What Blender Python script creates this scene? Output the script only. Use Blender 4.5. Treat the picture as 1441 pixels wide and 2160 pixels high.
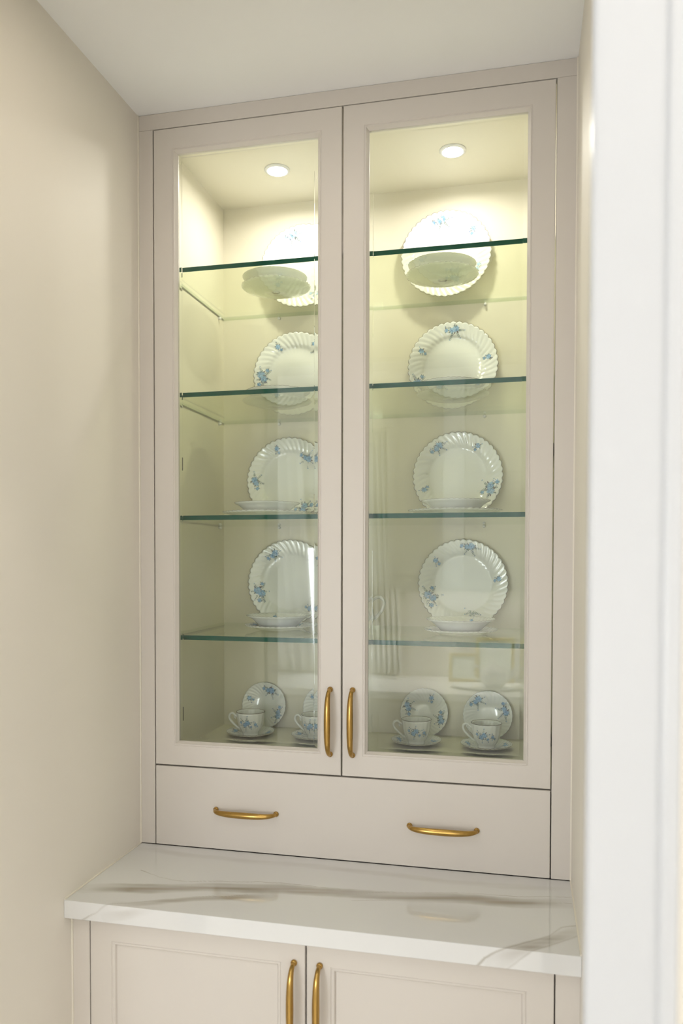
import bpy, math, random
from mathutils import Vector, Matrix, noise

random.seed(7)
PI = math.pi
Z0 = 0.90                      # worktop height above the floor
scene = bpy.context.scene
col = scene.collection
for o in list(bpy.data.objects):
    bpy.data.objects.remove(o, do_unlink=True)

# ------------------------------------------------------------------ camera
F_PX, CY_PX = 1676.63, 1219.08
yaw, pitch, roll = 0.2263, -0.0246, 0.0019
cam_pos = Vector((0.9542, -1.8567, 0.7311 + Z0))
fwd = Vector((-math.sin(yaw) * math.cos(pitch), math.cos(yaw) * math.cos(pitch), math.sin(pitch)))
rt = Vector((math.cos(yaw), math.sin(yaw), 0.0))
up = rt.cross(fwd)
r2 = rt * math.cos(roll) + up * math.sin(roll)
u2 = up * math.cos(roll) - rt * math.sin(roll)
cd = bpy.data.cameras.new('camera')
cam = bpy.data.objects.new('camera', cd)
col.objects.link(cam)
M = Matrix((r2, u2, -fwd)).transposed().to_4x4()
M.translation = cam_pos
cam.matrix_world = M
cd.sensor_fit = 'VERTICAL'
cd.sensor_height = 36.0
cd.sensor_width = 24.0
cd.lens = F_PX / 2160.0 * 36.0
cd.shift_y = (CY_PX - 1080.0) / 2160.0
cd.clip_start = 0.02
cd.dof.use_dof = True
cd.dof.focus_distance = 2.0
cd.dof.aperture_fstop = 2.8
scene.camera = cam
scene.cycles.transparent_max_bounces = 16
scene.cycles.max_bounces = 8
scene.cycles.adaptive_threshold = 0.02

# ------------------------------------------------------------------ world, lights, exposure
w = bpy.data.worlds.new('world')
scene.world = w
w.use_nodes = True
w.node_tree.nodes['Background'].inputs[0].default_value = (0.75, 0.85, 1.0, 1)
w.node_tree.nodes['Background'].inputs[1].default_value = 0.6
vs = scene.view_settings
vs.view_transform = 'Standard'
vs.look = 'None'
vs.gamma = 1.0
vs.use_curve_mapping = False
vs.exposure = 0.03

def area_light(name, loc, rot, sx, sy, power, color, disk=False):
    l = bpy.data.lights.new(name, 'AREA')
    l.energy = power
    l.color = color
    l.shape = 'DISK' if disk else 'RECTANGLE'
    l.size = sx
    if not disk:
        l.size_y = sy
    o = bpy.data.objects.new(name, l)
    col.objects.link(o)
    o.location = loc
    o.rotation_euler = rot
    return o

# fill from two added, unseen windows beside the doorway, flooding the kitchen run opposite
area_light('left_window_fill', (-1.40, -1.115, 1.60), (-PI / 2, 0, 0), 1.4, 1.4, 55, (0.88, 0.94, 1.0))
area_light('right_window_fill', (2.05, -1.115, 1.60), (-PI / 2, 0, 0), 1.4, 1.4, 55, (0.88, 0.94, 1.0))
# daylight through the narrow curtained window opposite the cabinet
area_light('narrow_window_daylight', (-0.185, -3.04, 1.345), (PI / 2, 0, 0), 0.43, 0.70, 17, (0.92, 0.96, 1.0))
PUCK = 395.0
NICHE = 290.0                    # radiance of the cabinet's own downlights
PENDANT = 95.0                 # pendant lamp in the kitchen
CEILING_FILL = 4.0  # power of the added kitchen ceiling fill lights

# ------------------------------------------------------------------ materials
def srgb(r, g, b):
    f = lambda c: (c / 255 / 12.92) if c / 255 <= 0.04045 else ((c / 255 + 0.055) / 1.055) ** 2.4
    return (f(r), f(g), f(b), 1.0)

def mat(name, color, rough=0.5, metallic=0.0, spec=0.5, coat=0.0, bump=0.0, bscale=300.0, var=0.0, vscale=3.0, attr=None):
    m = bpy.data.materials.new(name)
    m.use_nodes = True
    nt = m.node_tree
    b = nt.nodes['Principled BSDF']
    b.inputs['Base Color'].default_value = color
    b.inputs['Roughness'].default_value = rough
    b.inputs['Metallic'].default_value = metallic
    b.inputs['Specular IOR Level'].default_value = spec
    b.inputs['Coat Weight'].default_value = coat
    b.inputs['Coat Roughness'].default_value = 0.04
    tc = nt.nodes.new('ShaderNodeTexCoord')
    if attr:
        a = nt.nodes.new('ShaderNodeAttribute')
        a.attribute_name = attr
        nt.links.new(a.outputs['Color'], b.inputs['Base Color'])
    elif var > 0:
        n = nt.nodes.new('ShaderNodeTexNoise')
        n.inputs['Scale'].default_value = vscale
        n.inputs['Detail'].default_value = 3
        nt.links.new(tc.outputs['Object'], n.inputs['Vector'])
        mx = nt.nodes.new('ShaderNodeMix')
        mx.data_type = 'RGBA'
        mx.inputs['A'].default_value = tuple(c * (1 - var) for c in color[:3]) + (1,)
        mx.inputs['B'].default_value = tuple(min(1, c * (1 + var)) for c in color[:3]) + (1,)
        nt.links.new(n.outputs['Fac'], mx.inputs['Factor'])
        nt.links.new(mx.outputs['Result'], b.inputs['Base Color'])
    if bump > 0:
        n2 = nt.nodes.new('ShaderNodeTexNoise')
        n2.inputs['Scale'].default_value = bscale
        n2.inputs['Detail'].default_value = 2
        nt.links.new(tc.outputs['Object'], n2.inputs['Vector'])
        bp = nt.nodes.new('ShaderNodeBump')
        bp.inputs['Strength'].default_value = bump
        bp.inputs['Distance'].default_value = 0.0005
        nt.links.new(n2.outputs['Fac'], bp.inputs['Height'])
        nt.links.new(bp.outputs['Normal'], b.inputs['Normal'])
    return m

def thin_glass(name, tint, r0):
    """flat clear glass surface: mirrors by Schlick's law, passes the rest straight through"""
    m = bpy.data.materials.new(name)
    m.use_nodes = True
    nt = m.node_tree
    nt.nodes.clear()
    out = nt.nodes.new('ShaderNodeOutputMaterial')
    g = nt.nodes.new('ShaderNodeNewGeometry')
    dt = nt.nodes.new('ShaderNodeVectorMath'); dt.operation = 'DOT_PRODUCT'
    nt.links.new(g.outputs['Incoming'], dt.inputs[0])
    nt.links.new(g.outputs['Normal'], dt.inputs[1])
    def mth(op, a, b=None):
        n = nt.nodes.new('ShaderNodeMath'); n.operation = op
        for k, v in enumerate((a, b)):
            if v is None: continue
            if isinstance(v, (int, float)): n.inputs[k].default_value = v
            else: nt.links.new(v, n.inputs[k])
        return n.outputs[0]
    c = mth('ABSOLUTE', dt.outputs['Value'])
    om = mth('SUBTRACT', 1.0, c)
    p5 = mth('POWER', om, 5.0)
    fr = mth('ADD', mth('MULTIPLY', p5, 1.0 - r0), r0)
    tr = nt.nodes.new('ShaderNodeBsdfTransparent')
    tr.inputs[0].default_value = tint
    gl = nt.nodes.new('ShaderNodeBsdfAnisotropic')
    gl.inputs['Roughness'].default_value = 0.0
    gl.inputs['Color'].default_value = (1, 1, 1, 1)
    mx = nt.nodes.new('ShaderNodeMixShader')
    nt.links.new(fr, mx.inputs[0])
    nt.links.new(tr.outputs[0], mx.inputs[1])
    nt.links.new(gl.outputs[0], mx.inputs[2])
    nt.links.new(mx.outputs[0], out.inputs[0])
    return m

def pure_transparent(name, tint):
    m = bpy.data.materials.new(name)
    m.use_nodes = True
    nt = m.node_tree
    nt.nodes.clear()
    out = nt.nodes.new('ShaderNodeOutputMaterial')
    tr = nt.nodes.new('ShaderNodeBsdfTransparent')
    tr.inputs[0].default_value = tint
    nt.links.new(tr.outputs[0], out.inputs[0])
    return m

def refr_glass(name, colr):
    m = bpy.data.materials.new(name)
    m.use_nodes = True
    nt = m.node_tree
    nt.nodes.clear()
    out = nt.nodes.new('ShaderNodeOutputMaterial')
    g = nt.nodes.new('ShaderNodeBsdfGlass')
    g.inputs['Color'].default_value = colr
    g.inputs['Roughness'].default_value = 0.0
    g.inputs['IOR'].default_value = 1.5
    nt.links.new(g.outputs[0], out.inputs[0])
    return m

def emit(name, colr, s):
    m = bpy.data.materials.new(name)
    m.use_nodes = True
    nt = m.node_tree
    nt.nodes.clear()
    out = nt.nodes.new('ShaderNodeOutputMaterial')
    e = nt.nodes.new('ShaderNodeEmission')
    e.inputs[0].default_value = colr
    e.inputs[1].default_value = s
    nt.links.new(e.outputs[0], out.inputs[0])
    return m

MT = {}
MT['cab'] = mat('greige_satin_paint', (0.64, 0.592, 0.54, 1), 0.42, spec=0.4, bump=0.05, bscale=500, var=0.012)
MT['cab_in'] = mat('cream_interior_paint', (0.74, 0.70, 0.58, 1), 0.5, spec=0.3, var=0.012)
MT['wall'] = mat('cream_wall_paint', (0.77, 0.725, 0.65, 1), 0.55, spec=0.3, bump=0.08, bscale=250, var=0.015)
MT['wallr'] = MT['wall']
MT['ceil'] = mat('white_ceiling_paint', (0.89, 0.885, 0.88, 1), 0.6, spec=0.3, bump=0.05, bscale=250, var=0.01)
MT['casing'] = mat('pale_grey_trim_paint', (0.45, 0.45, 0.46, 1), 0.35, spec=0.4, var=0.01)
MT['white'] = mat('white_enamel', (0.78, 0.78, 0.77, 1), 0.35, spec=0.4, var=0.01)
MT['caulk'] = mat('caulk', (0.78, 0.73, 0.64, 1), 0.5)
MT['quartz'] = mat('polished_marble', (0.85, 0.85, 0.84, 1), 0.035, spec=0.95, attr='vein')
MT['brass'] = mat('brushed_brass', (0.47, 0.295, 0.088, 1), 0.22, metallic=1.0, bump=0.1, bscale=900, var=0.08, vscale=60)
MT['porcelain'] = mat('white_porcelain', (0.79, 0.80, 0.785, 1), 0.12, spec=0.5, coat=0.4)
MT['gilt'] = mat('dark_gilt_rim', (0.11, 0.08, 0.04, 1), 0.4, metallic=0.4)
MT['print'] = mat('floral_print', (0.3, 0.45, 0.7, 1), 0.2, spec=0.5, attr='ink')
MT['shelf_face'] = thin_glass('shelf_glass_face', (0.945, 0.964, 0.87, 1), 0.045)
MT['shelf_edge'] = mat('green_glass_edge', (0.002, 0.066, 0.043, 1), 0.12, spec=0.2)
MT['shelf_gap_shade'] = mat('shelf_wall_gap_shade', (0.07, 0.09, 0.05, 1), 0.3, spec=0.3)  # dark colour for the shade between shelf and side wall
MT['shelf_rear'] = thin_glass('green_glass_rear_edge', (0.80, 0.86, 0.78, 1), 0.05)
MT['pane_front'] = thin_glass('door_glass_front', (0.97, 0.99, 0.965, 1), 0.064)
MT['pane_back'] = pure_transparent('door_glass_back', (0.99, 1.0, 0.985, 1))
MT['bevel'] = refr_glass('bevelled_glass', (0.985, 1.0, 0.985, 1))
MT['puck'] = emit('led_diffuser', (1.0, 0.945, 0.89, 1), PUCK)
MT['niche_led'] = emit('niche_led_diffuser', (1.0, 0.90, 0.76, 1), NICHE)
MT['bulb'] = emit('pendant_bulb', (1.0, 0.9, 0.74, 1), PENDANT)
MT['chrome'] = mat('nickel_pin', (0.72, 0.71, 0.68, 1), 0.22, metallic=1.0)
MT['dark'] = mat('dark_hinge_metal', (0.10, 0.09, 0.075, 1), 0.4, metallic=0.7)
MT['shadow'] = mat('cavity_shade_brown', (0.10, 0.08, 0.06, 1), 0.9, spec=0.1)  # dark colour standing in for shade behind door and drawer gaps
MT['curtain'] = mat('white_curtain_linen', (0.80, 0.80, 0.78, 1), 0.8)
MT['floor'] = mat('oak_floor', (0.70, 0.66, 0.60, 1), 0.4, var=0.05, vscale=6)
MT['kcab'] = mat('kitchen_cabinet_paint', (0.63, 0.615, 0.58, 1), 0.4, var=0.01)
MT['splash'] = mat('kitchen_backsplash', (0.72, 0.70, 0.66, 1), 0.3)
MT['frame'] = mat('gilt_picture_frame', (0.55, 0.45, 0.22, 1), 0.35, metallic=0.5)
MT['picture'] = mat('pale_picture_print', (0.62, 0.66, 0.62, 1), 0.4, var=0.3, vscale=18)

# ------------------------------------------------------------------ mesh helpers
class MB:
    def __init__(self):
        self.v, self.f, self.m = [], [], []
    def add(self, vs, fs, mi=0):
        n = len(self.v)
        self.v += [tuple(p) for p in vs]
        self.f += [tuple(i + n for i in q) for q in fs]
        self.m += [mi] * len(fs)
        return self
    def box(self, x0, x1, y0, y1, z0, z1, mi=0, bev=0.0):
        if bev <= 0:
            vs = [(x, y, z) for x in (x0, x1) for y in (y0, y1) for z in (z0, z1)]
            fs = [(0, 1, 3, 2), (4, 6, 7, 5), (0, 4, 5, 1), (2, 3, 7, 6), (0, 2, 6, 4), (1, 5, 7, 3)]
            return self.add(vs, fs, mi)
        b = bev                                     # chamfered box: 24 verts
        vs, idx = [], {}
        X, Y, Zc = (x0, x1), (y0, y1), (z0, z1)
        for i in (0, 1):
            for j in (0, 1):
                for k in (0, 1):
                    sx, sy, sz = (1, -1)[i], (1, -1)[j], (1, -1)[k]
                    for ax in range(3):
                        p = [X[i] + sx * b, Y[j] + sy * b, Zc[k] + sz * b]
                        p[ax] = (X[i], Y[j], Zc[k])[ax]
                        idx[i, j, k, ax] = len(vs)
                        vs.append(tuple(p))
        fs = []
        for s in (0, 1):
            q = [idx[s, 0, 0, 0], idx[s, 1, 0, 0], idx[s, 1, 1, 0], idx[s, 0, 1, 0]]; fs.append(tuple(q if s else q[::-1]))
            q = [idx[0, s, 0, 1], idx[1, s, 0, 1], idx[1, s, 1, 1], idx[0, s, 1, 1]]; fs.append(tuple(q[::-1] if s else q))
            q = [idx[0, 0, s, 2], idx[1, 0, s, 2], idx[1, 1, s, 2], idx[0, 1, s, 2]]; fs.append(tuple(q if s else q[::-1]))
        for a in (0, 1):
            for c in (0, 1):
                q = [idx[0, a, c, 1], idx[1, a, c, 1], idx[1, a, c, 2], idx[0, a, c, 2]]; fs.append(tuple(q if (a == c) else q[::-1])[::-1])
                q = [idx[a, 0, c, 0], idx[a, 1, c, 0], idx[a, 1, c, 2], idx[a, 0, c, 2]]; fs.append(tuple(q if (a == c) else q[::-1]))
                q = [idx[a, c, 0, 0], idx[a, c, 1, 0], idx[a, c, 1, 1], idx[a, c, 0, 1]]; fs.append(tuple(q if (a == c) else q[::-1])[::-1])
        for i in (0, 1):
            for j in (0, 1):
                for k in (0, 1):
                    q = (idx[i, j, k, 0], idx[i, j, k, 1], idx[i, j, k, 2])
                    fs.append(q if (i + j + k) % 2 else q[::-1])
        return self.add(vs, fs, mi)
    def tube(self, pts, radii, seg=10, mi=0, closed=False, caps=True, squash=1.0):
        pts = [Vector(p) for p in pts]
        n = len(pts)
        if isinstance(radii, (int, float)): radii = [radii] * n
        vs, fs = [], []
        prev = None
        for i, p in enumerate(pts):
            a = pts[(i - 1) % n] if (closed or i > 0) else p
            b = pts[(i + 1) % n] if (closed or i < n - 1) else p
            t = (b - a).normalized()
            if prev is None:
                h = Vector((0, 0, 1)) if abs(t.z) < 0.9 else Vector((1, 0, 0))
                nrm = (h - t * h.dot(t)).normalized()
            else:
                nrm = (prev - t * prev.dot(t)).normalized()
            prev = nrm
            bn = t.cross(nrm)
            for k in range(seg):
                an = 2 * PI * k / seg
                vs.append(p + (nrm * math.cos(an) + bn * math.sin(an) * squash) * radii[i])
        for i in range(n if closed else n - 1):
            i2 = (i + 1) % n
            for k in range(seg):
                k2 = (k + 1) % seg
                fs.append((i * seg + k, i * seg + k2, i2 * seg + k2, i2 * seg + k))
        if caps and not closed:
            fs.append(tuple(range(seg))[::-1])
            fs.append(tuple((n - 1) * seg + k for k in range(seg)))
        return self.add(vs, fs, mi)
    def lathe(self, prof, seg=40, rfun=None, mi=0):
        """prof: (r, z) list; r == 0 only at the ends"""
        vs, fs, rows = [], [], []
        for (r, z) in prof:
            if r <= 1e-6:
                rows.append([len(vs)]); vs.append((0, 0, z))
            else:
                row = []
                for k in range(seg):
                    a = 2 * PI * k / seg
                    rr, zz = (r, z) if rfun is None else rfun(r, z, a)
                    row.append(len(vs)); vs.append((rr * math.cos(a), rr * math.sin(a), zz))
                rows.append(row)
        for A, B in zip(rows, rows[1:]):
            for k in range(seg):
                k2 = (k + 1) % seg
                if len(A) == 1 and len(B) == 1: continue
                if len(A) == 1: fs.append((A[0], B[k2], B[k]))
                elif len(B) == 1: fs.append((A[k], A[k2], B[0]))
                else: fs.append((A[k], A[k2], B[k2], B[k]))
        return self.add(vs, fs, mi)
    def frame(self, x0, x1, z0, z1, prof, y=0.0, mi=0, closed=False):
        """mitred frame round a rectangle in the xz plane; prof: (inset, depth) points"""
        vs, fs = [], []
        n = len(prof)
        for (cx, cz, sx, sz) in ((x0, z0, 1, 1), (x1, z0, -1, 1), (x1, z1, -1, -1), (x0, z1, 1, -1)):
            for (i, d) in prof:
                vs.append((cx + sx * i, y + d, cz + sz * i))
        for c in range(4):
            c2 = (c + 1) % 4
            for k in range(n if closed else n - 1):
                k2 = (k + 1) % n
                fs.append((c * n + k, c2 * n + k, c2 * n + k2, c * n + k2))
        return self.add(vs, fs, mi)
    def mesh(self, name, mats, smooth=False):
        me = bpy.data.meshes.new(name)
        me.from_pydata(self.v, [], self.f)
        for m in (mats if isinstance(mats, (list, tuple)) else [mats]):
            me.materials.append(MT[m])
        for p, mi in zip(me.polygons, self.m):
            p.material_index = mi
            p.use_smooth = smooth
        me.update()
        return me
    def obj(self, name, mats, parent=None, smooth=False, fix=True):
        me = self.mesh(name, mats, smooth)
        if fix:
            import bmesh
            bm = bmesh.new(); bm.from_mesh(me)
            bmesh.ops.recalc_face_normals(bm, faces=bm.faces)
            bm.to_mesh(me); bm.free()
        return link(name, me, parent)

def link(name, me, parent=None):
    o = bpy.data.objects.new(name, me)
    col.objects.link(o)
    if parent: o.parent = parent
    return o

def tag(o, label, cat, group=None):
    o['label'] = label
    o['category'] = cat
    if group: o['group'] = group
    return o

def struct(o, label=None):
    o['kind'] = 'structure'
    if label: o['label'] = label
    return o

def empty(name, loc=(0, 0, 0)):
    o = bpy.data.objects.new(name, None)
    col.objects.link(o)
    o.location = loc
    o.empty_display_size = 0.02
    return o

def autosmooth(o, ang=35):
    me = o.data
    for p in me.polygons: p.use_smooth = True
    me.set_sharp_from_angle(angle=math.radians(ang))

# ------------------------------------------------------------------ room
W = 1.0623                     # niche width
H = 2.74                       # ceiling
YB = 0.466                     # back of the china cabinet
YD0, YD1 = -1.10, -0.975       # doorway wall
HEAD = 2.3425                   # doorway head
KX0, KX1, KY = -2.4, 3.55, -3.06

struct(MB().box(KX0 - .1, KX1 + .1, KY - .1, 0.60, -0.1, 0.0).obj('floor', 'floor'), 'wooden floor of the pantry niche and kitchen')
struct(MB().box(KX0 - .1, KX1 + .1, KY - .1, 0.60, H, H + .1).obj('ceiling', 'ceil'), 'warm white painted ceiling above the china cabinet')
struct(MB().box(-0.12, 0.0, YD1, 0.60, 0, H).obj('wall_left', 'wall'), 'cream painted wall left of the china cabinet')
struct(MB().box(W, W + 0.12, YD1, 0.60, 0, H).obj('wall_right', 'wall'), 'narrow strip of cream wall right of the cabinet')
struct(MB().box(0.0, W, 0.50, 0.60, 0, H).obj('wall_back', 'wall'), 'cream wall behind the china cabinet')
# doorway wall between niche and kitchen
XJ0, XJ1 = 0.012, 1.019
wd = MB()
WIN = [(-2.12, -.68), (1.33, 2.77)]  # openings of the two added windows that carry the fill
WZ0, WZ1 = 0.88, 2.32
wd.box(KX0, WIN[0][0], YD0, YD1, 0, H); wd.box(WIN[0][1], XJ0 - .015, YD0, YD1, 0, H)
wd.box(XJ1 + .015, WIN[1][0], YD0, YD1, 0, H); wd.box(WIN[1][1], KX1, YD0, YD1, 0, H)
for a, b in WIN:
    wd.box(a, b, YD0, YD1, 0, WZ0); wd.box(a, b, YD0, YD1, WZ1, H)
wd.box(XJ0 - .015, XJ1 + .015, YD0, YD1, HEAD + .015, H)
struct(wd.obj('wall_front', 'wall'), 'kitchen wall with the doorway to the pantry niche')
wk = MB()
NX0, NX1, NZ0, NZ1 = -.45, .09, 0.92, 1.73
wk.box(KX0 - .1, NX0, KY - .1, KY, 0, H); wk.box(NX1, KX1 + .1, KY - .1, KY, 0, H)
wk.box(NX0, NX1, KY - .1, KY, 0, NZ0); wk.box(NX0, NX1, KY - .1, KY, NZ1, H)
struct(wk.obj('wall_kitchen', 'splash'), 'kitchen wall opposite the china cabinet')
struct(MB().box(KX0 - .1, KX0, KY, YD0, 0, H).obj('wall_kitchen_left', 'wall'), 'cream kitchen end wall on the left')
struct(MB().box(KX1, KX1 + .1, KY, YD0, 0, H).obj('wall_kitchen_right', 'wall'), 'cream kitchen end wall on the right')
def window(name, x0, x1, z0, z1, y, label, bar):
    e = empty(name, ((x0 + x1) / 2, y, z0)); struct(e, label)
    hw, hh, t = (x1 - x0) / 2, z1 - z0, .04
    fr = MB()
    for (a, b, c, d) in ((-hw, -hw + t, 0, hh), (hw - t, hw, 0, hh), (-hw + t, hw - t, 0, t), (-hw + t, hw - t, hh - t, hh)):
        fr.box(a, b, -.03, .03, c, d)
    if bar: fr.box(-.02, .02, -.03, .03, t, hh - t)
    fr.obj('window_frame', 'white', e)
    for a, b in (((-hw + t, -.02), (.02, hw - t)) if bar else ((-hw + t, hw - t),)):
        MB().box(a, b, -.004, .004, t, hh - t).obj('pane', 'pane_back', e)
window('added_window_1', WIN[0][0], WIN[0][1], WZ0, WZ1, (YD0 + YD1) / 2, 'added white framed kitchen window left of the doorway, for fill light', True)
window('added_window_2', WIN[1][0], WIN[1][1], WZ0, WZ1, (YD0 + YD1) / 2, 'added white framed kitchen window right of the doorway, for fill light', True)
window('window_3', NX0, NX1, NZ0, NZ1, KY - .05, 'narrow white framed kitchen window with curtains', False)

# white doorway lining and casing (the blurred white upright at the right edge)
dc = empty('trim_1', (XJ1, YD0, 0)); struct(dc, 'white moulded door casing out of focus at the right edge')
def rel(mb, e):
    mb.v = [(x - e.location.x, y - e.location.y, z - e.location.z) for (x, y, z) in mb.v]
    return mb
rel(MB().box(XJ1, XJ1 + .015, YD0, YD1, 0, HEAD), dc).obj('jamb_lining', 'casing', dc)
def casing_prof(xe, s):
    # plan profile of a moulded casing: (x, y) going away from the opening
    return [(xe, YD0), (xe, YD0 - .013), (xe + s * .003, YD0 - .016), (xe + s * .010, YD0 - .0168), (xe + s * .040, YD0 - .0182),
            (xe + s * .058, YD0 - .0190), (xe + s * .060, YD0 - .0185), (xe + s * .063, YD0 - .0225), (xe + s * .066, YD0 - .0235), (xe + s * .075, YD0 - .0235), (xe + s * .078, YD0 - .020), (xe + s * .078, YD0)]
def prism_z(prof, z0, z1):
    n = len(prof)
    vs = [(x, y, z0) for x, y in prof] + [(x, y, z1) for x, y in prof]
    fs = [(i, (i + 1) % n, n + (i + 1) % n, n + i) for i in range(n)] + [tuple(range(n))[::-1], tuple(range(n, 2 * n))]
    return MB().add(vs, fs)
XC = 1.0100
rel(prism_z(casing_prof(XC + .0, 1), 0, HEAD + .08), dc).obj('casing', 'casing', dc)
dl = empty('trim_2', (XJ0, YD0, 0)); struct(dl, 'white door lining on the left side of the doorway')
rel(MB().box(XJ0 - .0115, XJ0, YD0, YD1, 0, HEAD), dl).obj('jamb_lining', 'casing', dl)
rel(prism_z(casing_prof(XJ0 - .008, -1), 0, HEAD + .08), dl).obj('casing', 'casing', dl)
dh = empty('trim_3', (0.5, YD0, HEAD)); struct(dh, 'white door head lining')
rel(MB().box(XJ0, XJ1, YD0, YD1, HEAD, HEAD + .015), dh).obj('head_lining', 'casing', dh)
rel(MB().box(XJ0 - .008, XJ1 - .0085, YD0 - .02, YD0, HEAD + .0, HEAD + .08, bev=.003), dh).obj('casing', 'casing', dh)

# caulked joint lines where cabinet and worktop meet the walls
ck = empty('trim_4', (0, 0, Z0)); struct(ck, 'pale caulk line along the left wall joint')
rel(MB().box(0.0, 0.003, -0.0035, 0.0, Z0 + .002, H - .001), ck).obj('caulk_line', 'caulk', ck)
rel(MB().box(0.0, 0.003, -0.35, -0.0035, Z0 + .0002, Z0 + .003), ck).obj('caulk_line', 'caulk', ck)
rel(MB().box(0.0, 0.003, -0.3235, -0.32, 0.0, Z0 - .0395), ck).obj('caulk_line', 'caulk', ck)
ck = empty('trim_5', (W, 0, Z0)); struct(ck, 'pale caulk line along the right wall joint')
rel(MB().box(W - .003, W, -0.0035, 0.0, Z0 + .002, H - .001), ck).obj('caulk_line', 'caulk', ck)
rel(MB().box(W - .003, W, -0.35, -0.0035, Z0 + .0002, Z0 + .003), ck).obj('caulk_line', 'caulk', ck)

# ------------------------------------------------------------------ brass pull
def pull_mesh():
    L, h = 0.0785, 0.031
    mb = MB()
    pts, rad = [], []
    N = 44
    for i in range(N + 1):
        a = -PI / 2 + PI * i / N
        t = math.sin(a)
        t = math.copysign(abs(t) ** 0.9, t)
        o = h * max(0.0, 1 - abs(t) ** 3.2) ** (1 / 2.6)
        pts.append((t * L, -o - 0.0015, 0))
        rad.append(0.0045 + 0.0034 * (1 - t * t) ** 0.8)
    mb.tube(pts, rad, 14)
    for s in (-1, 1):                       # round mushroom feet on the door
        vs, fs = [], []
        prof = [(0.0, -0.0072), (0.0035, -0.0070), (0.0058, -0.0058), (0.0068, -0.0038), (0.0068, -0.0012), (0.0060, 0.0)]
        m2 = MB().lathe(prof, 18)
        m2.v = [(x + s * L, z, y) for (x, y, z) in m2.v]
        mb.add(m2.v, m2.f)
    me = mb.mesh('pull', 'brass', True)
    import bmesh
    bm = bmesh.new(); bm.from_mesh(me)
    bmesh.ops.recalc_face_normals(bm, faces=bm.faces)
    bm.to_mesh(me); bm.free()
    return me
PULL = pull_mesh()
def add_pull(parent, x, y, z, vertical, label=None):
    o = link('pull', PULL, parent)
    o.location = (x - parent_loc(parent).x, y - parent_loc(parent).y, z - parent_loc(parent).z)
    if vertical: o.rotation_euler = (0, PI / 2, 0)
    if label: o['label'] = label
    return o
def parent_loc(o):
    p = Vector(o.location)
    while o.parent:
        o = o.parent
        p += Vector(o.location)
    return p
def pobj(mb, name, mats, parent, smooth=False):
    """build in world coordinates, store relative to its parent"""
    L = parent_loc(parent)
    mb.v = [(x - L.x, y - L.y, z - L.z) for (x, y, z) in mb.v]
    return mb.obj(name, mats, parent, smooth)

# ------------------------------------------------------------------ china cabinet
XA, XB, XM = 0.040, 1.0172, 0.5275        # door zone and its middle gap
ZT, ZS = Z0 + 1.8015, Z0 + 0.2050          # top gap, gap between doors and drawer
G = 0.0019                                 # half gap
XI0, XI1 = 0.045, 1.0175                   # interior
ZI0, ZI1 = Z0 + 0.213, Z0 + 1.800
uc = tag(empty('china_cabinet', (W / 2, 0, Z0)), 'tall built-in greige china cabinet with two glass doors over a drawer', 'cabinet')
pobj(MB().box(0.0, XA - .0006, 0.0, 0.022, Z0 + .0015, ZT - .0006, bev=.0006), 'face_frame_stile', 'cab', uc)
pobj(MB().box(XB + .0006, W, 0.0, 0.022, Z0 + .0015, ZT - .0006, bev=.0006), 'face_frame_stile', 'cab', uc)
pobj(MB().box(0.0, W, 0.0, 0.022, ZT, H - .0005, bev=.0006), 'face_frame_rail', 'cab', uc)
pobj(MB().box(XI0 - .018, XI0, 0.0235, YB, Z0 + .002, ZI1 + .018), 'side_panel', 'cab_in', uc)
pobj(MB().box(XI1, XI1 + .018, 0.0235, YB, Z0 + .002, ZI1 + .018), 'side_panel', 'cab_in', uc)
pobj(MB().box(XI0 - .018, XI1 + .018, YB, YB + .012, Z0 + .002, ZI1 + .018), 'back_panel', 'cab_in', uc)
pobj(MB().box(XI0, XI1, 0.0235, YB, ZI1, ZI1 + .018), 'top_panel', 'cab_in', uc)
pobj(MB().box(XI0, XI1, 0.0235, YB, ZI0 - .018, ZI0), 'bottom_panel', 'cab_in', uc)
pobj(MB().box(XI0, XI1, 0.0235, 0.026, Z0 + .0016, ZI0 - .019), 'drawer_gap_shade', 'shadow', uc)  # dark sheet painted as the shade behind the drawer gaps

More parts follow.
